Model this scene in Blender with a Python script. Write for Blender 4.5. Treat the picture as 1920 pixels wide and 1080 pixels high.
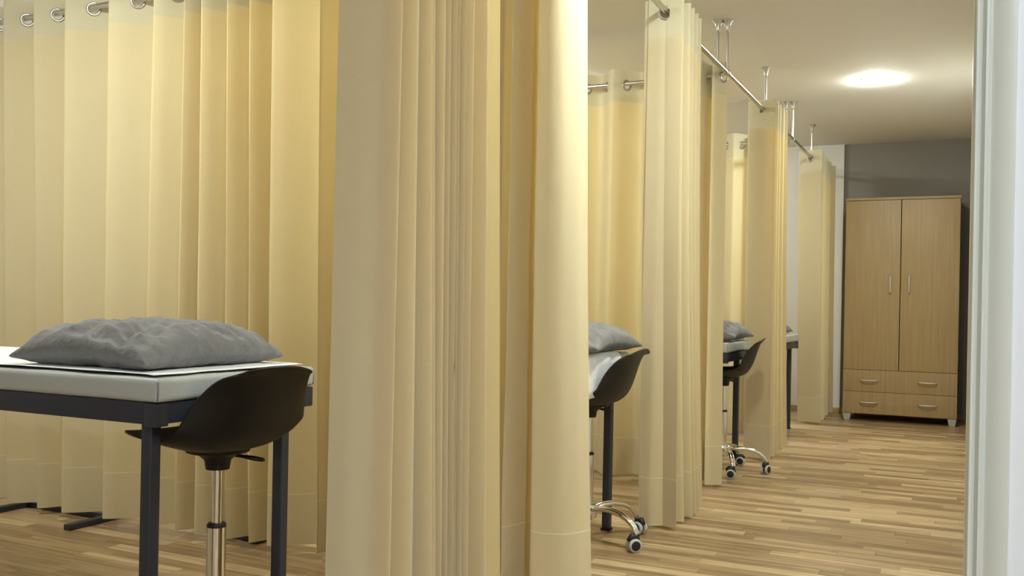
import bpy, bmesh, math, random
from mathutils import Vector, Matrix, noise
PI = math.pi
R = random.Random(7)
S = bpy.context.scene
for o in list(bpy.data.objects):
    bpy.data.objects.remove(o)
COL = S.collection

# ------------------------------------------------------------------ camera
cam = bpy.data.cameras.new('camera')
co = bpy.data.objects.new('camera', cam); COL.objects.link(co)
YAW, ROLL = .4481, .0194
cam.sensor_width = 36; cam.lens = 1765.0 / 1920 * 36
cam.shift_y = (570.2 - 540) / 1920
cam.clip_start = .05
c_, s_ = math.cos(YAW), math.sin(YAW)
rt = Vector((c_, s_, 0)); up = Vector((0, 0, 1)); bk = Vector((s_, -c_, 0))
cr, sr = math.cos(ROLL), math.sin(ROLL)
r2 = cr * rt + sr * up; u2 = -sr * rt + cr * up
M = Matrix((r2, u2, bk)).transposed().to_4x4(); M.translation = (0, 0, .93)
co.matrix_world = M
S.camera = co

# ------------------------------------------------------------------ world and exposure
w = bpy.data.worlds.new('world'); S.world = w; w.use_nodes = True
w.node_tree.nodes['Background'].inputs[0].default_value = (.8, .86, 1, 1)
w.node_tree.nodes['Background'].inputs[1].default_value = .0
S.view_settings.view_transform = 'Standard'; S.view_settings.look = 'None'
S.view_settings.gamma = 1; S.view_settings.exposure = 1.32
S.view_settings.use_curve_mapping = False
CORRIDOR_LIGHT, BAY_LIGHT, NEAR_LIGHT = 140, 165, 340

# ------------------------------------------------------------------ materials
MATS = {}
def mat(name, col, rough=.6, metal=0, bump=None, spec=.5, coat=0, var=None, sheen=0):
    if name in MATS: return MATS[name]
    m = bpy.data.materials.new(name); m.use_nodes = True; MATS[name] = m
    nt = m.node_tree; b = nt.nodes['Principled BSDF']
    b.inputs['Base Color'].default_value = (*col, 1); b.inputs['Roughness'].default_value = rough
    b.inputs['Metallic'].default_value = metal; b.inputs['Specular IOR Level'].default_value = spec
    b.inputs['Coat Weight'].default_value = coat; b.inputs['Sheen Weight'].default_value = sheen
    tc = nt.nodes.new('ShaderNodeTexCoord')
    if var:                                   # (scale xyz, second colour)
        mp = nt.nodes.new('ShaderNodeMapping'); mp.inputs['Scale'].default_value = var[0]
        nz = nt.nodes.new('ShaderNodeTexNoise'); nz.inputs['Scale'].default_value = 1; nz.inputs['Detail'].default_value = 6
        mx = nt.nodes.new('ShaderNodeMix'); mx.data_type = 'RGBA'
        mx.inputs['A'].default_value = (*col, 1); mx.inputs['B'].default_value = (*var[1], 1)
        nt.links.new(tc.outputs['Object'], mp.inputs[0]); nt.links.new(mp.outputs[0], nz.inputs['Vector'])
        rp = nt.nodes.new('ShaderNodeMapRange'); rp.inputs['From Min'].default_value = .35; rp.inputs['From Max'].default_value = .65
        nt.links.new(nz.outputs['Fac'], rp.inputs['Value'])
        nt.links.new(rp.outputs[0], mx.inputs['Factor']); nt.links.new(mx.outputs['Result'], b.inputs['Base Color'])
    if bump:                                  # (scale, strength, distance)
        nz = nt.nodes.new('ShaderNodeTexNoise'); nz.inputs['Scale'].default_value = bump[0]; nz.inputs['Detail'].default_value = 5
        bp = nt.nodes.new('ShaderNodeBump'); bp.inputs['Strength'].default_value = bump[1]; bp.inputs['Distance'].default_value = bump[2]
        nt.links.new(tc.outputs['Object'], nz.inputs['Vector']); nt.links.new(nz.outputs['Fac'], bp.inputs['Height'])
        nt.links.new(bp.outputs[0], b.inputs['Normal'])
    return m

def cloth_mat(name, dif, tra, k):
    m = bpy.data.materials.new(name); m.use_nodes = True; nt = m.node_tree
    for n in list(nt.nodes):
        if n.type != 'OUTPUT_MATERIAL': nt.nodes.remove(n)
    out = nt.nodes['Material Output']
    d = nt.nodes.new('ShaderNodeBsdfPrincipled'); d.inputs['Roughness'].default_value = .8
    d.inputs['Specular IOR Level'].default_value = .25; d.inputs['Sheen Weight'].default_value = .15
    t = nt.nodes.new('ShaderNodeBsdfTranslucent'); t.inputs[0].default_value = (*tra, 1)
    tc = nt.nodes.new('ShaderNodeTexCoord'); mp = nt.nodes.new('ShaderNodeMapping')
    mp.inputs['Scale'].default_value = (90, 90, 260)
    nz = nt.nodes.new('ShaderNodeTexNoise'); nz.inputs['Scale'].default_value = 1; nz.inputs['Detail'].default_value = 3
    mx = nt.nodes.new('ShaderNodeMix'); mx.data_type = 'RGBA'
    mx.inputs['A'].default_value = (*[c * .95 for c in dif], 1); mx.inputs['B'].default_value = (*[min(1, c * 1.04) for c in dif], 1)
    nt.links.new(tc.outputs['Object'], mp.inputs[0]); nt.links.new(mp.outputs[0], nz.inputs['Vector'])
    nt.links.new(nz.outputs['Fac'], mx.inputs['Factor']); nt.links.new(mx.outputs['Result'], d.inputs['Base Color'])
    n2 = nt.nodes.new('ShaderNodeTexNoise'); n2.inputs['Scale'].default_value = 14; n2.inputs['Detail'].default_value = 4
    m2 = nt.nodes.new('ShaderNodeMapping'); m2.inputs['Scale'].default_value = (1, 1, .25)
    nt.links.new(tc.outputs['Object'], m2.inputs[0]); nt.links.new(m2.outputs[0], n2.inputs['Vector'])
    bp = nt.nodes.new('ShaderNodeBump'); bp.inputs['Strength'].default_value = .25; bp.inputs['Distance'].default_value = .01
    nt.links.new(n2.outputs['Fac'], bp.inputs['Height']); nt.links.new(bp.outputs[0], d.inputs['Normal'])
    ms = nt.nodes.new('ShaderNodeMixShader'); ms.inputs[0].default_value = k
    nt.links.new(d.outputs[0], ms.inputs[1]); nt.links.new(t.outputs[0], ms.inputs[2]); nt.links.new(ms.outputs[0], out.inputs[0])
    MATS[name] = m; return m

CL = cloth_mat('curtain_cloth', (.70, .645, .455), (.91, .68, .27), .31)
CB = cloth_mat('curtain_double_cloth', (.66, .615, .45), (.80, .66, .38), .18)
CH = cloth_mat('curtain_hem_cloth', (.70, .635, .44), (.86, .67, .33), .26)
CS = cloth_mat('curtain_stitching', (.86, .80, .58), (.8, .7, .4), .15)
STEEL = mat('brushed_steel', (.56, .54, .50), .3, 1)
CHROME = mat('chrome', (.78, .77, .74), .12, 1)
EYE = mat('satin_nickel', (.50, .48, .44), .38, 1)
BLK = mat('black_plastic', (.010, .0085, .007), .46, bump=(400, .08, .002), spec=.3)
CAST = mat('caster_black', (.012, .012, .014), .45)
TYRE = mat('caster_grey', (.55, .56, .55), .5)
NAVY = mat('dark_frame_paint', (.026, .028, .040), .42, bump=(300, .08, .001))
PADM = mat('grey_vinyl', (.46, .48, .455), .42, bump=(55, .25, .004))
SEAM = mat('grey_piping', (.22, .23, .22), .5)
PAPER = mat('white_paper', (.84, .85, .86), .7, bump=(18, .5, .008))
PIL = mat('grey_cotton', (.185, .18, .178), .85, bump=(30, .7, .012), spec=.2, sheen=.2, var=((25, 25, 25), (.22, .216, .212)))
WHITE = mat('white_paint', (.72, .71, .69), .75, bump=(60, .06, .002))
CEIL = mat('ceiling_paint', (.80, .765, .71), .85, bump=(50, .05, .002))
GREYW = mat('grey_wall_paint', (.27, .25, .23), .8, bump=(60, .06, .002))
BEECH = mat('beech_veneer', (.43, .31, .155), .45, var=((55, 55, 2.2), (.375, .262, .125)))
BEECHD = mat('beech_edge', (.42, .30, .155), .5)
SILV = mat('silver_plastic', (.62, .62, .60), .4, .25)
TRIMM = mat('white_lacquer', (.62, .63, .56), .35)
WCOOL = mat('cool_white_paint', (.80, .82, .84), .6)
OAKT = mat('oak_baseboard', (.42, .29, .15), .5, var=((4, 4, 60), (.34, .22, .11)))
DARK = mat('gap_black', (.01, .009, .008), .8)

def lamp_mat(name, col, st):
    m = bpy.data.materials.new(name); m.use_nodes = True; b = m.node_tree.nodes['Principled BSDF']
    b.inputs['Base Color'].default_value = (.9, .9, .9, 1)
    b.inputs['Emission Color'].default_value = (*col, 1); b.inputs['Emission Strength'].default_value = st
    return m

def floor_mat():
    m = bpy.data.materials.new('laminate_strips'); m.use_nodes = True; nt = m.node_tree; N = nt.nodes.new; L = nt.links.new
    b = nt.nodes['Principled BSDF']; tc = N('ShaderNodeTexCoord'); sp = N('ShaderNodeSeparateXYZ'); L(tc.outputs['Object'], sp.inputs[0])
    def ma(op, a, bb=None, cc=None):
        n = N('ShaderNodeMath'); n.operation = op
        for i, v in enumerate((a, bb, cc)):
            if v is None: continue
            if isinstance(v, (int, float)): n.inputs[i].default_value = v
            else: L(v, n.inputs[i])
        return n.outputs[0]
    W, LN = .064, .46
    yr = ma('DIVIDE', sp.outputs['Y'], W); row = ma('FLOOR', yr)
    wn = N('ShaderNodeTexWhiteNoise'); wn.noise_dimensions = '1D'; L(row, wn.inputs['W'])
    xr = ma('ADD', ma('DIVIDE', sp.outputs['X'], LN), ma('MULTIPLY', wn.outputs['Value'], 9.37)); colu = ma('FLOOR', xr)
    cb = N('ShaderNodeCombineXYZ'); L(row, cb.inputs[0]); L(colu, cb.inputs[1])
    w2 = N('ShaderNodeTexWhiteNoise'); w2.noise_dimensions = '2D'; L(cb.outputs[0], w2.inputs['Vector'])
    # grain stretched along X, shifted per strip
    mp = N('ShaderNodeCombineXYZ')
    L(ma('MULTIPLY', sp.outputs['X'], 2.2), mp.inputs[0]); L(ma('MULTIPLY', sp.outputs['Y'], 46), mp.inputs[1]); L(ma('MULTIPLY', w2.outputs['Value'], 50), mp.inputs[2])
    gn = N('ShaderNodeTexNoise'); gn.inputs['Scale'].default_value = 1; gn.inputs['Detail'].default_value = 5; gn.inputs['Roughness'].default_value = .6
    L(mp.outputs[0], gn.inputs['Vector'])
    fac = ma('ADD', ma('MULTIPLY', w2.outputs['Value'], .62), ma('MULTIPLY', ma('SUBTRACT', gn.outputs['Fac'], .35), 1.5))
    cr = N('ShaderNodeValToRGB'); e = cr.color_ramp.elements
    e[0].position = .05; e[0].color = (.20, .128, .062, 1); e[1].position = 1; e[1].color = (.62, .49, .29, 1)
    for p, c in ((.32, (.31, .20, .100)), (.58, (.43, .30, .158)), (.8, (.55, .395, .225))):
        q = e.new(p); q.color = (*c, 1)
    L(fac, cr.inputs[0])
    fy = ma('FRACT', yr); fx = ma('FRACT', xr)
    g1 = ma('LESS_THAN', fy, .03); g2 = ma('LESS_THAN', fx, .006)
    gap = ma('MAXIMUM', g1, g2)
    mx = N('ShaderNodeMix'); mx.data_type = 'RGBA'; L(ma('MULTIPLY', gap, .45), mx.inputs['Factor']); L(cr.outputs[0], mx.inputs['A'])
    mx.inputs['B'].default_value = (.12, .07, .035, 1); L(mx.outputs['Result'], b.inputs['Base Color'])
    L(ma('ADD', ma('MULTIPLY', gn.outputs['Fac'], .12), .27), b.inputs['Roughness'])
    b.inputs['Specular IOR Level'].default_value = .45
    return m
FLOORM = floor_mat()

# ------------------------------------------------------------------ helpers
def link(name, bm, m, parent=None, smooth=True, mats=None):
    me = bpy.data.meshes.new(name)
    bmesh.ops.recalc_face_normals(bm, faces=bm.faces[:]) if m is not None and m not in (CL, CB, CH) else None
    bm.to_mesh(me); bm.free()
    for q in (mats or [m]): me.materials.append(q)
    if smooth:
        for p in me.polygons: p.use_smooth = True
    o = bpy.data.objects.new(name, me); COL.objects.link(o)
    if parent: o.parent = parent
    return o
def sharp(o, ang=35):
    for e in o.data.edges: pass
    md = o.modifiers.new('normals', 'WEIGHTED_NORMAL') if False else None
    o.data.set_sharp_from_angle(angle=math.radians(ang)); return o
def box(bm, x0, x1, y0, y1, z0, z1, bev=0, seg=2):
    r = bmesh.ops.create_cube(bm, size=1)
    vs = r['verts']
    for v in vs: v.co = Vector(((x0 + x1) / 2 + v.co.x * (x1 - x0), (y0 + y1) / 2 + v.co.y * (y1 - y0), (z0 + z1) / 2 + v.co.z * (z1 - z0)))
    if bev:
        es = list({e for v in vs for e in v.link_edges})
        bmesh.ops.bevel(bm, geom=es, offset=bev, segments=seg, affect='EDGES', profile=.7)
def bx(name, m, parent, *a, bev=0, seg=2):
    bm = bmesh.new(); box(bm, *a, bev=bev, seg=seg); return sharp(link(name, bm, m, parent))
def tube(bm, pts, rad, n=14, cap=True, flat=1.0):
    pts = [Vector(p) for p in pts]; rings = []
    ref = None
    for i, p in enumerate(pts):
        t = (pts[min(i + 1, len(pts) - 1)] - pts[max(i - 1, 0)]).normalized()
        if ref is None:
            ref = Vector((0, 0, 1)) if abs(t.z) < .9 else Vector((0, 1, 0))
        s = t.cross(ref).normalized(); q = s.cross(t).normalized(); ref = q
        r = rad[i] if isinstance(rad, (list, tuple)) else rad
        rings.append([bm.verts.new(p + s * r * math.cos(2 * PI * k / n) + q * r * flat * math.sin(2 * PI * k / n)) for k in range(n)])
    for a, b in zip(rings, rings[1:]):
        for k in range(n): bm.faces.new((a[k], a[(k + 1) % n], b[(k + 1) % n], b[k]))
    if cap: bm.faces.new(rings[0][::-1]); bm.faces.new(rings[-1])
def lathe(bm, prof, c=(0, 0, 0), n=32, axis='Z'):
    rings = []
    for r, z in prof:
        ring = []
        for k in range(n):
            a = 2 * PI * k / n; x, y = r * math.cos(a), r * math.sin(a)
            v = (x, y, z) if axis == 'Z' else ((z, x, y) if axis == 'X' else (x, z, y))
            ring.append(bm.verts.new(Vector(c) + Vector(v)))
        rings.append(ring)
    for a, b in zip(rings, rings[1:]):
        for k in range(n): bm.faces.new((a[k], a[(k + 1) % n], b[(k + 1) % n], b[k]))
    bm.faces.new(rings[0][::-1]); bm.faces.new(rings[-1])
def thing(name, label, cat, loc=(0, 0, 0), rz=0, group=None):
    o = bpy.data.objects.new(name, None); COL.objects.link(o); o.location = loc; o.rotation_euler = (0, 0, rz)
    o.empty_display_size = .1; return tag(o, label, cat, group)
def tag(o, label, cat, group=None):
    o['label'] = label; o['category'] = cat
    if group: o['group'] = group
    return o
def struct(o): o['kind'] = 'structure'; return o
def dup(root, loc, rz, label):
    r = root.copy(); COL.objects.link(r); r.location = loc; r.rotation_euler = (0, 0, rz); r['label'] = label
    for ch in list(root.children):
        c = ch.copy(); COL.objects.link(c); c.parent = r
        for g in ch.children:
            d = g.copy(); COL.objects.link(d); d.parent = c
    return r

# ------------------------------------------------------------------ room shell
CZ = 2.427
XL, YB, YF = -4.2, 8.96, -2.2
struct(bx('floor', FLOORM, None, XL - .1, 2.2, YF, YB + .1, -.1, 0))
struct(bx('ceiling', CEIL, None, XL - .1, 2.2, YF, YB + .1, CZ, CZ + .1))
struct(bx('wall_left', WHITE, None, XL - .1, XL, YF, YB + .1, 0, CZ))
struct(bx('wall_back', GREYW, None, XL, .2, YB, YB + .1, 0, CZ))
struct(bx('wall_back_bay', WHITE, None, XL, -1.0, YB - .03, YB, 0, CZ))
struct(bx('wall_right', WHITE, None, .075, .2, 1.42, YB, 0, CZ))
struct(bx('wall_entry', WCOOL, None, .053, 2.2, 1.31, 1.42, 0, CZ))
struct(bx('wall_near', WHITE, None, XL, 2.2, YF - .1, YF, 0, CZ))
struct(bx('wall_side', WHITE, None, 2.2, 2.3, YF, 1.42, 0, CZ))
struct(bx('baseboard_back', OAKT, None, XL, -1.0, YB - .045, YB - .03, 0, .055, bev=.004))
struct(bx('baseboard_niche', OAKT, None, -1.0, .075, YB - .015, YB, 0, .055, bev=.004))
struct(bx('baseboard_right', OAKT, None, .060, .075, 1.43, YB - .02, 0, .055, bev=.004))
# moulded casing on the edge of the entry wall (profile in X, Y extruded upwards)
prof = [(.0045, 1.325), (.0045, 1.312), (.0055, 1.305), (.0085, 1.3015), (.0115, 1.303), (.013, 1.3075), (.0145, 1.309), (.0165, 1.306),
        (.019, 1.303), (.022, 1.3035), (.0235, 1.3075), (.026, 1.310), (.029, 1.3085), (.033, 1.306), (.049, 1.3045), (.0525, 1.3055), (.0535, 1.309), (.0535, 1.44), (.0045, 1.44)]
bm = bmesh.new()
a = [bm.verts.new((x, y, 0)) for x, y in prof]; b = [bm.verts.new((x, y, CZ)) for x, y in prof]
for i in range(len(prof)): bm.faces.new((a[i], a[(i + 1) % len(prof)], b[(i + 1) % len(prof)], b[i]))
bm.faces.new(a); bm.faces.new(b[::-1])
struct(sharp(link('trim_1', bm, TRIMM), 50))

# ------------------------------------------------------------------ ceiling lamps
def lamp(x, y, st, label, col=(.95, 1, .90), r=.085):
    t = thing('ceiling_lamp', label, 'lamp', (x, y, CZ), 0, 'round ceiling lamps')
    bm = bmesh.new(); lathe(bm, [(r, 0), (r + .012, 0), (r + .012, -.003), (r + .008, -.005), (r, -.005), (r, -.003)], n=40); sharp(link('rim', bm, mat('lamp_rim', (.8, .8, .78), .4), t))
    bm = bmesh.new(); lathe(bm, [(r - .001, -.003), (r - .001, -.012), (r * .9, -.019), (r * .5, -.024), (.004, -.025)], n=40)
    link('diffuser', bm, lamp_mat('lamp_glow', col, st), t)
    return t
lamp(-.547, 6.50, CORRIDOR_LIGHT, 'round white ceiling lamp glowing in the corridor near the wardrobe')
lamp(-.50, 2.85, CORRIDOR_LIGHT * 1.4, 'round white ceiling lamp over the near end of the corridor')
for y, l in ((1.75, 'nearest treatment bay'), (3.75, 'second treatment bay'), (5.85, 'third treatment bay'), (7.9, 'farthest treatment bay')):
    lamp(-2.45 if y > 2 else -2.85, y, BAY_LIGHT * (.87 if y < 2 else .95), 'round white ceiling lamp inside the ' + l)
lamp(.9, -.4, NEAR_LIGHT, 'round white ceiling lamp in the entry area behind the viewer', (.80, .90, 1))

# ------------------------------------------------------------------ rods and hangers
RZ, X0 = 2.156, -1.1355
DIV = [2.783, 4.875, 6.959]
def rod(name, p, q, label, rad=.0125):
    t = thing(name, label, 'curtain rod', p)
    d = Vector(q) - Vector(p)
    bm = bmesh.new(); tube(bm, [(0, 0, 0), d], rad, 20); sharp(link('pole', bm, STEEL, t))
    n = d.normalized()
    for k, s in ((Vector((0, 0, 0)), -1), (d, 1)):
        bm = bmesh.new(); tube(bm, [k - n * .004 * s, k + n * .012 * s], rad + .004, 20); sharp(link('end_cap', bm, STEEL, t))
    return t
rod('curtain_rod', (X0, 1.45, RZ), (X0, 8.90, RZ), 'long steel curtain rod running along the corridor side of all bays')
for y, l in zip(DIV, ('steel cross rod carrying the widest curtain at left', 'steel cross rod behind the pale second gathered curtain, carrying the second divider', 'short visible steel cross rod carrying the farthest divider curtain')):
    rod('curtain_rod', (XL + .02, y, 2.140), (X0 - .036, y, 2.140), l)
def hanger(x, y, zb, label, group=None):
    t = thing('ceiling_hanger', label, 'rod hanger', (x, y, CZ), 0, 'steel hangers holding the curtain rods')
    h = CZ - zb
    bm = bmesh.new(); lathe(bm, [(.007, -h + .012), (.007, -.05)], n=14); sharp(link('stem', bm, STEEL, t))
    bm = bmesh.new(); lathe(bm, [(.0075, -.062), (.0095, -.045), (.013, -.028), (.020, -.012), (.028, -.004), (.030, -.0005)], n=24); link('flared_mount', bm, STEEL, t)
    bm = bmesh.new()
    bmesh.ops.create_uvsphere(bm, u_segments=4, v_segments=4, radius=.0001)
    bm.clear(); lathe(bm, [(.0145, -.009), (.018, -.009), (.018, .009), (.0145, .009)], n=20, axis='X' if group == 'x' else 'Y')
    for v in bm.verts: v.co.z -= h
    sharp(link('collar', bm, STEEL, t)); return t
for y, l in zip(DIV, ('hidden by the near olive curtain', 'in front of the pale gathered curtain pair', 'beside the far gathered curtain')):
    hanger(X0, y + .012, RZ, 'right stem of the twin hanger ' + {0: 'above the bright curtain end near centre', 1: 'right of the tall pale gathered curtain', 2: 'left of the farthest gathered curtain'}[DIV.index(y)])
    hanger(X0 - .047, y, 2.140, 'left stem of the twin hanger ' + {0: 'above the bright curtain end near centre', 1: 'right of the tall pale gathered curtain', 2: 'left of the farthest gathered curtain'}[DIV.index(y)], 'x')
for y, l in ((1.76, 'single hanger above the nearest gathered curtain'), (3.86, 'single hanger above the tall pale gathered curtain'), (5.935, 'single hanger rising behind the olive gathered curtain in the middle distance'), (7.90, 'single hanger above the farthest gathered curtain')):
    hanger(X0, y, RZ, l)

# ------------------------------------------------------------------ curtains
ZT, ZH, ZS, ZB = 2.212, 2.040, .218, .016
def catmull(P, n):
    out = []
    Q = [2 * P[0] - P[1]] + P + [2 * P[-1] - P[-2]]
    for i in range(1, len(Q) - 2):
        p0, p1, p2, p3 = Q[i - 1:i + 3]
        for k in range(n):
            t = k / n
            out.append(.5 * (2 * p1 + (p2 - p0) * t + (2 * p0 - 5 * p1 + 4 * p2 - p3) * t * t + (3 * p1 - p0 - 3 * p2 + p3) * t ** 3))
    out.append(P[-1]); return out
def curtain(label, top, bot, axis, cross, n=12, seed=0, zb=ZB, wob=.006, ease=1.15):
    """top / bot: control points (x, y) of the pleats; axis: rod direction; cross: rod coordinate on the other axis"""
    T = catmull([Vector(p) for p in top], n); B = catmull([Vector(p) for p in bot], n); m = len(T)
    t = thing('privacy_curtain', label, 'curtain', (top[0][0], top[0][1], 0), 0, 'beige eyelet curtains of the treatment bays')
    o0 = Vector((top[0][0], top[0][1]))
    arc = [0]
    for i in range(1, m): arc.append(arc[-1] + (T[i] - T[i - 1]).length)
    def P(i, z):
        s = (ZT - z) / (ZT - zb); s = max(0, min(1, s)); s2 = s ** ease
        p = T[i].lerp(B[i], s2)
        tg = (T[min(i + 1, m - 1)] - T[max(i - 1, 0)]).normalized(); nn = Vector((-tg.y, tg.x))
        a = arc[i]
        d = wob * s * (noise.noise(Vector((a * 5, z * 1.1, seed))) + .5 * noise.noise(Vector((a * 14, z * 2.3, seed + 5))))
        p = p + nn * d
        return Vector((p.x - o0.x, p.y - o0.y, z))
    # eyelet positions
    ci = 1 if axis == 'X' else 0
    eye = []
    ze = (2.140 if axis == 'X' else RZ) - .009
    for i in range(1, m):
        a, b = T[i - 1][ci] - cross, T[i][ci] - cross
        if a * b <= 0 and a != b:
            f = a / (a - b); q = P(i - 1, ze).lerp(P(i, ze), f); tg = (T[i] - T[i - 1]).normalized()
            # only where the cloth is reasonably steep over the rod
            if eye and (q - eye[-1][0]).length < .045: continue
            eye.append((q, Vector((tg.x, tg.y, 0))))
    def sheet(name, zs, ma, holes=False, mats=None, stitch=None):
        bm = bmesh.new(); rows = [[bm.verts.new(P(i, z)) for i in range(m)] for z in zs]
        for j, (a, b) in enumerate(zip(rows, rows[1:])):
            for i in range(m - 1):
                f = bm.faces.new((a[i], a[i + 1], b[i + 1], b[i]))
                if stitch and j in stitch: f.material_index = 1
        if holes:
            dead = [f for f in bm.faces if any((f.calc_center_median() - q).length < .0205 for q, _ in eye)]
            bmesh.ops.delete(bm, geom=dead, context='FACES')
        return link(name, bm, ma, t, mats=mats)
    k = 18
    sheet('header_band', [ZT + (ZH - ZT) * j / k for j in range(k + 1)], CB, True)
    k = 34
    sheet('cloth_panel', [ZH + (ZS - ZH) * j / k for j in range(k + 1)], CL)
    zs = [ZS, ZS - .004, ZS - .03] + [ZS - .03 + (zb - ZS + .03) * j / 5 for j in range(1, 6)]
    sheet('hem_band', zs, CH, mats=[CH, CS], stitch=(0,))
    for q, tg in eye:
        bm = bmesh.new(); nn = Vector((-tg.y, tg.x, 0)); U = Vector((0, 0, 1)); rings = []
        for a in range(28):
            A = 2 * PI * a / 28; rad = tg * math.cos(A) + U * math.sin(A)
            rings.append([bm.verts.new(q + rad * (.0255 + .0055 * math.cos(2 * PI * c / 8)) + nn * .0035 * math.sin(2 * PI * c / 8)) for c in range(8)])
        for a in range(28):
            for c in range(8): bm.faces.new((rings[a][c], rings[(a + 1) % 28][c], rings[(a + 1) % 28][(c + 1) % 8], rings[a][(c + 1) % 8]))
        link('eyelet', bm, EYE, t)
    return t
def divider(y, rt, rb, amp, f=.55, end=None):
    """ridges towards the viewer at X positions; valleys between"""
    def path(r):
        out = []
        for i, x in enumerate(r):
            out.append((x, y - amp))
            if i < len(r) - 1:
                g = r[i + 1] - x; out.append((x + .19 * g, y - amp * .96)); out.append((x + f * g, y + amp * (1.2 if g > .16 else 1.9)))
        return out
    t, b = path(rt), path(rb)
    if end: t.append(end[0]); b.append(end[1])
    return t, b
# widest curtain, behind the nearest bed
hid = [-1.90, -1.79, -1.68, -1.57, -1.45]
rt = [-4.14, -3.97, -3.80, -3.608, -3.417, -3.161, -2.909, -2.743, -2.655, -2.527, -2.418, -2.313, -2.099, -2.006] + hid + [-1.328, -1.237]
rb = [-4.10, -3.92, -3.72, -3.521, -3.368, -3.14, -2.918, -2.742, -2.635, -2.487, -2.371, -2.291, -2.066, -1.997] + hid + [-1.329, -1.234]
t, b = divider(DIV[0], rt, rb, .050, .80)
t += [(-1.20, DIV[0] - .078), (-1.158, DIV[0] - .06), (-1.130, DIV[0] - .01), (-1.118, DIV[0] + .05)]
b += [(-1.19, DIV[0] - .085), (-1.12, DIV[0] - .07), (-1.08, DIV[0] - .02), (-1.06, DIV[0] + .04)]
curtain('widest bright yellow curtain behind the nearest bed, folds spread across the left half', t, b, 'X', DIV[0], seed=1, zb=.030)
rt = [-4.12, -3.90, -3.68, -3.46, -3.24, -3.02, -2.80, -2.60, -2.40, -2.20, -1.985, -1.757, -1.525, -1.38, -1.255, -1.195]
t, b = divider(DIV[1], rt, rt, .046, .62); t.append((-1.135, DIV[1] + .02)); b.append((-1.12, DIV[1] + .0))
curtain('pale yellow divider curtain with wavy top edge behind the second bed', t, b, 'X', DIV[1], seed=2)
rt = [-4.12, -3.90, -3.68, -3.46, -3.24, -3.02, -2.80, -2.60, -2.40, -2.20, -2.0, -1.80, -1.565, -1.35, -1.22]
t, b = divider(DIV[2], rt, rt, .046, .55)
curtain('narrow glimpse of yellow divider curtain behind the third bed', t, b, 'X', DIV[2], seed=3)
def gathered(ri, rb, first_t, first_b, xi=-1.21, xo=-1.06, roll=1.0):
    t = [first_t]; b = [first_b]
    for k, dt, db in ((.33, -.004, -.020), (.66, .006, .022)):     # soft roll in the front panel
        t.append((first_t[0] + k * (xo - first_t[0]), first_t[1] + k * (ri[0] - first_t[1]) + dt * roll))
        b.append((first_b[0] + k * (xo - first_b[0]), first_b[1] + k * (rb[0] - first_b[1]) + db * roll))
    for i, (a, c) in enumerate(zip(ri, rb)):
        j = R.uniform(-.012, .004)
        t.append((xo + j, a)); b.append((xo + j + .006, c))
        if i < len(ri) - 1:
            j = R.uniform(-.01, .015)
            t.append((xi + j - .015, (a + ri[i + 1]) / 2 + .004)); b.append((xi + j - .012, (c + rb[i + 1]) / 2 + .004))
    return t, b
def edgept(p, q): return [p, q]
# nearest gathered curtain
t, b = gathered([1.672, 1.725, 1.776, 1.80, 1.852, 1.877, 1.899, 1.922, 1.94, 1.977, 2.031, 2.097], [1.651, 1.741, 1.839, 1.865, 1.89, 1.915, 1.935, 1.952, 1.967, 2.00, 2.086, 2.171], (-1.205, 1.636), (-1.207, 1.622), -1.21, -1.065, .2)
curtain('nearest tall olive-grey gathered curtain with tight dark pleats at centre', t, b, 'Y', X0, seed=4, n=10, wob=.002, ease=1.3)
t, b = gathered([3.768, 3.82, 3.89, 3.96, 4.04, 4.11], [3.81, 3.95, 4.06, 4.13, 4.19, 4.27], (-1.212, 3.785), (-1.225, 3.815))
curtain('tall pale cream gathered curtain right of the second stool', t, b, 'Y', X0, seed=5, n=12, wob=.003, ease=2.0)
t, b = gathered([5.845, 5.93, 6.04, 6.15, 6.25], [5.84, 5.98, 6.13, 6.28, 6.42], (-1.205, 5.905), (-1.21, 5.97), xo=-1.05)
curtain('olive gathered curtain in the middle distance, right of the third stool', t, b, 'Y', X0, seed=6, n=12, wob=.003, ease=2.0)
t, b = gathered([7.83, 7.94, 8.10, 8.30, 8.52, 8.76], [7.97, 8.06, 8.20, 8.36, 8.58, 8.82], (-1.212, 7.955), (-1.195, 8.06), xo=-1.05)
curtain('farthest gathered curtain, left of the wooden wardrobe', t, b, 'Y', X0, seed=7, n=12, wob=.003, ease=2.0)

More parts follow.
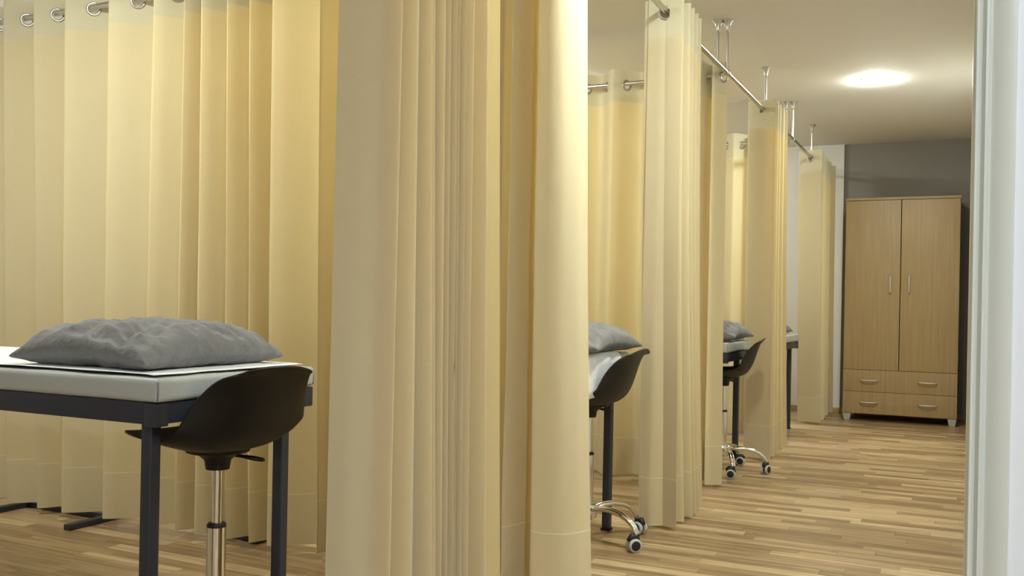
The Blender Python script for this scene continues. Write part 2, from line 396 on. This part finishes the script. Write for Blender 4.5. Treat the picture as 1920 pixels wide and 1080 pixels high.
# ------------------------------------------------------------------ treatment beds
def make_bed(label, loc):
    """origin: floor below the corridor-side end, near long side; extends to -X and +Y"""
    L_, W = 1.95, .583
    t = thing('treatment_table', label, 'treatment table', loc, 0, 'treatment tables in the curtained bays')
    bm = bmesh.new(); box(bm, -L_, 0, 0, W, .685, .741)
    bmesh.ops.bevel(bm, geom=bm.edges[:], offset=.014, segments=4, affect='EDGES', profile=.6)
    bmesh.ops.subdivide_edges(bm, edges=[e for e in bm.edges if e.calc_length() > .3], cuts=24, use_grid_fill=True)
    for v in bm.verts:
        d = noise.noise(v.co * 7) * .003 + noise.noise(Vector((v.co.x * 3, v.co.y * 26 - v.co.z * 30, 2))) * .0022
        if v.co.x > -.01 or v.co.y < .01: v.co += Vector((d if v.co.x > -.01 else 0, -d if v.co.y < .01 else 0, 0))
        elif v.co.z > .72: v.co.z += d
    pad = link('padded_top', bm, PADM, t)
    bm = bmesh.new()
    for x, y in ((-.004, .004), (-.004, W - .004)): tube(bm, [(x, y, .69), (x + .001, y, .71), (x, y, .733)], .0026, 6)
    link('corner_piping', bm, SEAM, pad)
    bm = bmesh.new()
    zb, zt = .632, .684
    box(bm, -L_ + .02, -.035, .008, .034, zb, zt, .002); box(bm, -L_ + .02, -.035, W - .034, W - .008, zb, zt, .002)
    box(bm, -.034, -.010, .012, W - .012, zb + .001, zt - .001, .002); box(bm, -L_ + .01, -L_ + .034, .012, W - .012, zb + .001, zt - .001, .002)
    sharp(link('frame', bm, NAVY, t))
    bm = bmesh.new(); 
    bm.free()
    for y in (.003, W - .039): bx('corner_bracket', NAVY, t, -.045, -.004, y, y + .036, zb - .004, zt - .001, bev=.003)
    for x in (-.062, -L_ + .062):
        for y in (.042, W - .068):
            bm = bmesh.new(); box(bm, x - .0165, x + .0165, y - .0165, y + .0165, .008, zb + .002, .006, 3); sharp(link('leg', bm, NAVY, t), 60)
            l = t.children[-1] if False else None
    for x in (-.062, -L_ + .062):
        for y in (.042, W - .068): bx('foot_cap', BLK, t, x - .020, x + .020, y - .020, y + .020, 0, .010, bev=.003)
    return t
bed = make_bed('nearest grey padded treatment table with dark frame, below the largest pillow', (-1.673, 1.604, 0))
dup(bed, (-1.262, 3.187, 0), 0, 'second grey treatment table, mostly hidden, behind the second black stool')
dup(bed, (-1.158, 5.135, 0), 0, 'third grey treatment table, glimpsed behind the third stool')
dup(bed, (-1.165, 7.05, 0), 0, 'farthest grey treatment table, glimpsed left of the last gathered curtain')

def paper(label, x0, x1, y0, y1, z, drop=0, seed=0):
    """sheet of couch paper; x1 is the corridor end, drop: length hanging over that end"""
    bm = bmesh.new(); nx, ny = 70, 26; rows = []
    tot = (x1 - x0) + drop
    for i in range(nx + 1):
        row = []
        for j in range(ny + 1):
            s = tot * i / nx; v = j / ny
            e = .014 * noise.noise(Vector((s * 5, (0 if v < .5 else 9), seed))) * abs(2 * v - 1)
            y = y0 + (y1 - y0) * v + e
            if s <= x1 - x0:
                x = x0 + s; ex = .018 * noise.noise(Vector((v * 4, 3, seed))) * (i / nx) if not drop else 0
                p = Vector((x + ex, y, z + .003 + .004 * max(0, noise.noise(Vector((x * 9, y * 9, seed)))) + .0015 * abs(2 * v - 1) ** 6))
            else:
                q = s - (x1 - x0); r = .012; a = min(q / r, PI / 2)
                p = Vector((x1 + r * math.sin(a) * .6 + .004 + .01 * noise.noise(Vector((y * 12, q * 4, seed))), y, z + .003 - r * (1 - math.cos(a)) - max(0, q - r * PI / 2)))
                if q < r * PI / 2: p.x -= .004 * (1 - q / (r * PI / 2))
            row.append(bm.verts.new(p))
        rows.append(row)
    for a, b in zip(rows, rows[1:]):
        for j in range(ny): bm.faces.new((a[j], a[j + 1], b[j + 1], b[j]))
    o = link('paper_sheet', bm, PAPER)
    md = o.modifiers.new('thickness', 'SOLIDIFY'); md.thickness = .0012; md.offset = 1
    return tag(o, label, 'paper sheet', 'white paper sheets on the treatment tables')
paper('white paper sheet under the large pillow on the nearest table', -3.55, -1.70, 1.622, 2.165, .744, seed=1)
paper('white paper sheet hanging over the end of the second table', -3.1, -1.262, 3.22, 3.62, .744, drop=.17, seed=2)
paper('white paper sheet on the third table behind the third stool', -3.0, -1.185, 5.16, 5.69, .744, seed=3)

# ------------------------------------------------------------------ pillows
def pillow(label, loc, rz, lx, ly, th, seed, tilt=(0, 0), N=84):
    bm = bmesh.new(); V = {}
    def shape(u, v, s):
        au, av = abs(u), abs(v)
        px = u * lx / 2 * (1 - .075 * (1 - av ** 2.2)); py = v * ly / 2 * (1 - .075 * (1 - au ** 2.2))
        px = px if av < .999 else px; h = th / 2 * (max(0, 1 - au ** 2.6) * max(0, 1 - av ** 2.6)) ** .42
        P3 = Vector((u * 2.2, v * 2.2, seed))
        edge = 1 - max(au, av)
        wr = 0
        # creases radiating from corners and seams
        ang = math.atan2(v, u); rr = math.hypot(u, v); ee = min(1, edge * 7)
        def ridge(x, y, k): return .5 - abs(noise.noise(Vector((x, y, seed + k)))) * 2.2
        wob = .35 * noise.noise(Vector((u * 2, v * 2, seed + 20)))
        wr += .015 * ridge((ang + wob) * 3.4, rr * .9, 3) * min(1, rr * 1.1) * ee
        wr += .017 * ridge(u * 1.4 + v * .8 + wob, v * 4.2 - u * 1.3, 7) * ee * (.35 + .65 * max(0, -v))
        wr += .008 * ridge(u * 5 + wob * 3, v * 6, 9) * ee
        wr += .0015 * noise.noise(Vector((u * 22, v * 22, seed + 12))) * ee
        z = s * (h + (wr if s > 0 else wr * .3))
        if s > 0:   # folded-in dent towards the near edge
            z -= .030 * math.exp(-(((u - .55 + .25 * (v + 1)) / .10) ** 2 + ((v + .95) / .6) ** 2)) * min(1, edge * 6)
        return Vector((px, py, z))
    mid = th * .37
    for s in (1, -1):
        for i in range(N + 1):
            for j in range(N + 1):
                b = i in (0, N) or j in (0, N)
                if b and s < 0: V[s, i, j] = V[1, i, j]; continue
                u, v = -1 + 2 * i / N, -1 + 2 * j / N
                u = math.sin(u * PI / 2) * .35 + u * .65; v = math.sin(v * PI / 2) * .35 + v * .65
                p = shape(u, v, s)
                cor = (abs(u) * abs(v)) ** 2
                p.z += mid - .032 * cor
                if p.z < 0: p.z = p.z * .03
                V[s, i, j] = bm.verts.new(p)
    for s in (1, -1):
        for i in range(N):
            for j in range(N):
                q = (V[s, i, j], V[s, i + 1, j], V[s, i + 1, j + 1], V[s, i, j + 1])
                try: bm.faces.new(q if s > 0 else q[::-1])
                except ValueError: pass
    zmin = min(v.co.z for v in bm.verts)
    for v in bm.verts: v.co.z -= zmin
    o = link('pillow', bm, PIL); o.location = loc; o.rotation_euler = (tilt[0], tilt[1], rz)
    return tag(o, label, 'pillow', 'grey pillows on the treatment tables')
pillow('large rumpled grey pillow on the nearest table at left', (-1.998, 1.895, .750), 0, .485, .51, .136, 1)
pillow('dark grey pillow on the second table, above the white hanging paper', (-1.50, 3.50, .750), 0, .60, .52, .13, 2)
pillow('dark grey pillow tip on the third table', (-1.43, 5.45, .750), 0, .60, .52, .13, 3)
pillow('dark pillow tip on the farthest table', (-1.50, 7.30, .742), 0, .60, .52, .14, 4)

# ------------------------------------------------------------------ stools
def make_stool(label):
    t = thing('swivel_stool', label, 'stool', (0, 0, 0), 0, 'black swivel stools in the bays')
    # shell: profile of (x, z) along the middle, half width, side lift, side wrap
    prof = [(-.250, .566, .085, .0, 0), (-.240, .574, .130, .002, 0), (-.205, .577, .165, .008, 0), (-.14, .566, .190, .020, 0), (-.06, .552, .205, .032, 0),
            (.03, .542, .212, .042, .004), (.10, .547, .215, .048, .015), (.150, .567, .214, .045, .030), (.182, .605, .206, .032, .045), (.203, .650, .195, .016, .050),
            (.218, .690, .182, .004, .045), (.234, .728, .166, -.006, .034), (.250, .752, .150, -.014, .024), (.270, .765, .132, -.020, .014)]
    bm = bmesh.new(); nw = 20; rows = []
    P = catmull([Vector((a, b, c)) for a, b, c, d, e in prof], 3); Q = catmull([Vector((d, e, 0)) for a, b, c, d, e in prof], 3)
    for p, q in zip(P, Q):
        row = []
        for j in range(nw + 1):
            s = -1 + 2 * j / nw
            a = abs(s) ** 2.4
            row.append(bm.verts.new((p.x * .835 - q.y * a, p.z * s * .94, p.y + q.x * a)))
        rows.append(row)
    for a, b in zip(rows, rows[1:]):
        for j in range(nw): bm.faces.new((a[j], b[j], b[j + 1], a[j + 1]))
    o = link('seat_shell', bm, BLK, t); md = o.modifiers.new('thickness', 'SOLIDIFY'); md.thickness = .007; md.offset = 0
    bv = o.modifiers.new('round', 'BEVEL'); bv.width = .0025; bv.segments = 2; bv.limit_method = 'ANGLE'; bv.angle_limit = math.radians(50)
    bm = bmesh.new(); lathe(bm, [(.02, .546), (.085, .545), (.080, .534), (.050, .526), (.034, .512), (.030, .488), (.018, .486)], n=32); sharp(link('swivel_housing', bm, BLK, t), 50)
    bm = bmesh.new(); lathe(bm, [(.0145, .14), (.0145, .49)], n=24); sharp(link('piston', bm, CHROME, t))
    bm = bmesh.new(); lathe(bm, [(.0245, .10), (.0245, .338), (.022, .340)], n=28); sl = sharp(link('column', bm, CHROME, t))
    bm = bmesh.new(); lathe(bm, [(.016, .338), (.0245, .338), (.0245, .344), (.021, .349), (.016, .349)], n=28); sharp(link('collar', bm, BLK, sl))
    bm = bmesh.new(); tube(bm, [(.0, .02, .522), (.02, .045, .519), (.03, .058, .516)], .0045, 10)
    tube(bm, [(.027, .054, .517), (.036, .064, .514), (.050, .080, .510), (.064, .095, .506), (.067, .099, .505)], [.006, .009, .011, .009, .004], 14, flat=.6)
    link('height_lever', bm, BLK, t)
    bm = bmesh.new(); lathe(bm, [(.03, .085), (.040, .090), (.042, .125), (.034, .142), (.026, .146)], n=28); sharp(link('hub', bm, CHROME, t))
    for k in range(5):
        a = 2 * PI * k / 5; c, s = math.cos(a), math.sin(a)
        bm = bmesh.new(); rr = [.02, .07, .12, .17, .205, .232, .245, .247]; zz = [.122, .134, .136, .127, .112, .090, .068, .058]
        for off in (-.012, .012):
            tube(bm, [(r * c - off * s * (1.25 - r * 3.4), r * s + off * c * (1.25 - r * 3.4), z) for r, z in zip(rr, zz)], [.009, .009, .009, .009, .009, .009, .0085, .007], 10)
        ar = link('base_arm', bm, CHROME, t)
        sw = a + 1.1 + .9 * math.sin(k * 2.3); sc, ss = math.cos(sw), math.sin(sw)
        cx, cy = .247 * c - .014 * sc, .247 * s - .014 * ss
        # caster: two wheels with pale tyres and a black hood between
        cs = bmesh.new()
        lathe(cs, [(.010, .056), (.012, .062), (.006, .07)], (.247 * c, .247 * s, 0), 12)
        ax = Vector((-ss, sc, 0))
        tube(cs, [Vector((cx, cy, .027)) - ax * .006, Vector((cx, cy, .027)) + ax * .006], .017, 16)
        tube(cs, [(cx + .018 * sc, cy + .018 * ss, .034), (cx + .010 * sc, cy + .010 * ss, .052), (cx - .008 * sc, cy - .008 * ss, .056), (cx - .022 * sc, cy - .022 * ss, .042)], [.012, .015, .015, .010], 12)
        ca = link('caster', cs, CAST, t)
        for q in (-1, 1):
            bm = bmesh.new(); p0 = Vector((cx, cy, .0265)) + ax * .008 * q; p1 = p0 + ax * .013 * q
            tube(bm, [p0, p1 - ax * .002 * q, p1], [.026, .026, .0245], 28)
            link('wheel', bm, TYRE, ca)
            bm = bmesh.new(); tube(bm, [p1 - ax * .001 * q, p1 + ax * .0012 * q, p1 + ax * .002 * q], [.0185, .0185, .016], 24)
            link('wheel_cap', bm, CAST, ca)
    return t
st = make_stool('nearest black shell stool tucked under the end of the nearest table')
st.location = (-1.74, 1.875, 0); st.rotation_euler = (0, 0, math.radians(-8))
s2 = dup(st, (-1.34, 3.51, 0), math.radians(-18), 'second black shell stool on chrome wheels beside the pale cream curtain')
for ch in s2.children:                      # the seat is swivelled against its base
    if ch.name.split('.')[0] in ('seat_shell', 'swivel_housing', 'height_lever'): ch.rotation_euler.z = math.radians(20)
dup(st, (-1.235, 5.385, 0), math.radians(9), 'third and farthest black shell stool on chrome wheels')

# ------------------------------------------------------------------ wardrobe
wd = thing('wardrobe', 'tall beech wardrobe with two doors and two drawers at the corridor end', 'wardrobe', (-.924, 8.463, 0))
W_, H_, D_ = .883, 1.885, .47
bm = bmesh.new()
box(bm, 0, .018, .018, D_, .060, H_ - .02, .001); box(bm, W_ - .018, W_, .018, D_, .060, H_ - .02, .001)
box(bm, .018, W_ - .018, .020, D_, .060, .080, .001); box(bm, .018, W_ - .018, D_ - .01, D_, .08, H_ - .02); box(bm, .018, W_ - .018, .022, D_ - .01, .425, .441)
sharp(link('carcass', bm, BEECH, wd))
bx('top_board', BEECHD, wd, -.004, W_ + .004, -.004, D_, H_ - .020, H_, bev=.002)
g = .0025
for i, (x0, x1, hx) in enumerate(((.0, .4365, .362), (.4405, W_, .508))):
    d = bx('door', BEECH, wd, x0 + g / 2, x1 - g / 2, 0, .018, .436, H_ - .0235, bev=.001)
    bm = bmesh.new(); tube(bm, [(hx, -.002, 1.078), (hx, -.022, 1.090), (hx, -.027, 1.12), (hx, -.028, 1.155), (hx, -.027, 1.19), (hx, -.022, 1.222), (hx, -.002, 1.234)], .0065, 10); link('handle', bm, SILV, d)
for z0, z1 in ((.064, .2475), (.2505, .4325)):
    d = bx('drawer', BEECH, wd, g / 2, W_ - g / 2, 0, .018, z0, z1, bev=.001)
    zc = (z0 + z1) / 2 + .004
    for hx in (.208, .662):
        bm = bmesh.new(); tube(bm, [(hx - .07, -.002, zc), (hx - .060, -.020, zc), (hx - .035, -.026, zc), (hx, -.028, zc), (hx + .035, -.026, zc), (hx + .060, -.020, zc), (hx + .07, -.002, zc)], .0062, 10); link('handle', bm, SILV, d)
for x in (.035, W_ - .035):
    for y in (.035, D_ - .04):
        bm = bmesh.new(); r = bmesh.ops.create_cube(bm, size=1)
        for v in bm.verts:
            k = .034 if v.co.z > 0 else .022
            v.co = Vector((x + v.co.x * 2 * k, y + v.co.y * 2 * k, .030 + v.co.z * .060))
        bmesh.ops.bevel(bm, geom=bm.edges[:], offset=.003, segments=2, affect='EDGES'); sharp(link('foot', bm, SILV, wd))

# ------------------------------------------------------------------ dark floor stands peeping out under the widest curtain
def floor_stand(label, x0, x1, ybar, yf, feet):
    t = thing('floor_stand', label, 'floor stand', (x0, ybar, 0))
    bx('crossbar', NAVY, t, 0, x1 - x0, -.014, .014, .0, .024, bev=.003)
    for fx, fy in feet: bx('foot', NAVY, t, fx - x0 - .019, fx - x0 + .019, fy - ybar, .20, 0, .0238, bev=.006)
    return t
floor_stand('black steel floor stand whose two feet poke out under the widest curtain', -3.70, -3.18, 2.815, 2.6, ((-3.695, 2.66), (-3.185, 2.60)))
floor_stand('small black steel bar on the floor behind the stool column', -2.62, -2.40, 2.84, 2.7, ((-2.42, 2.80),))
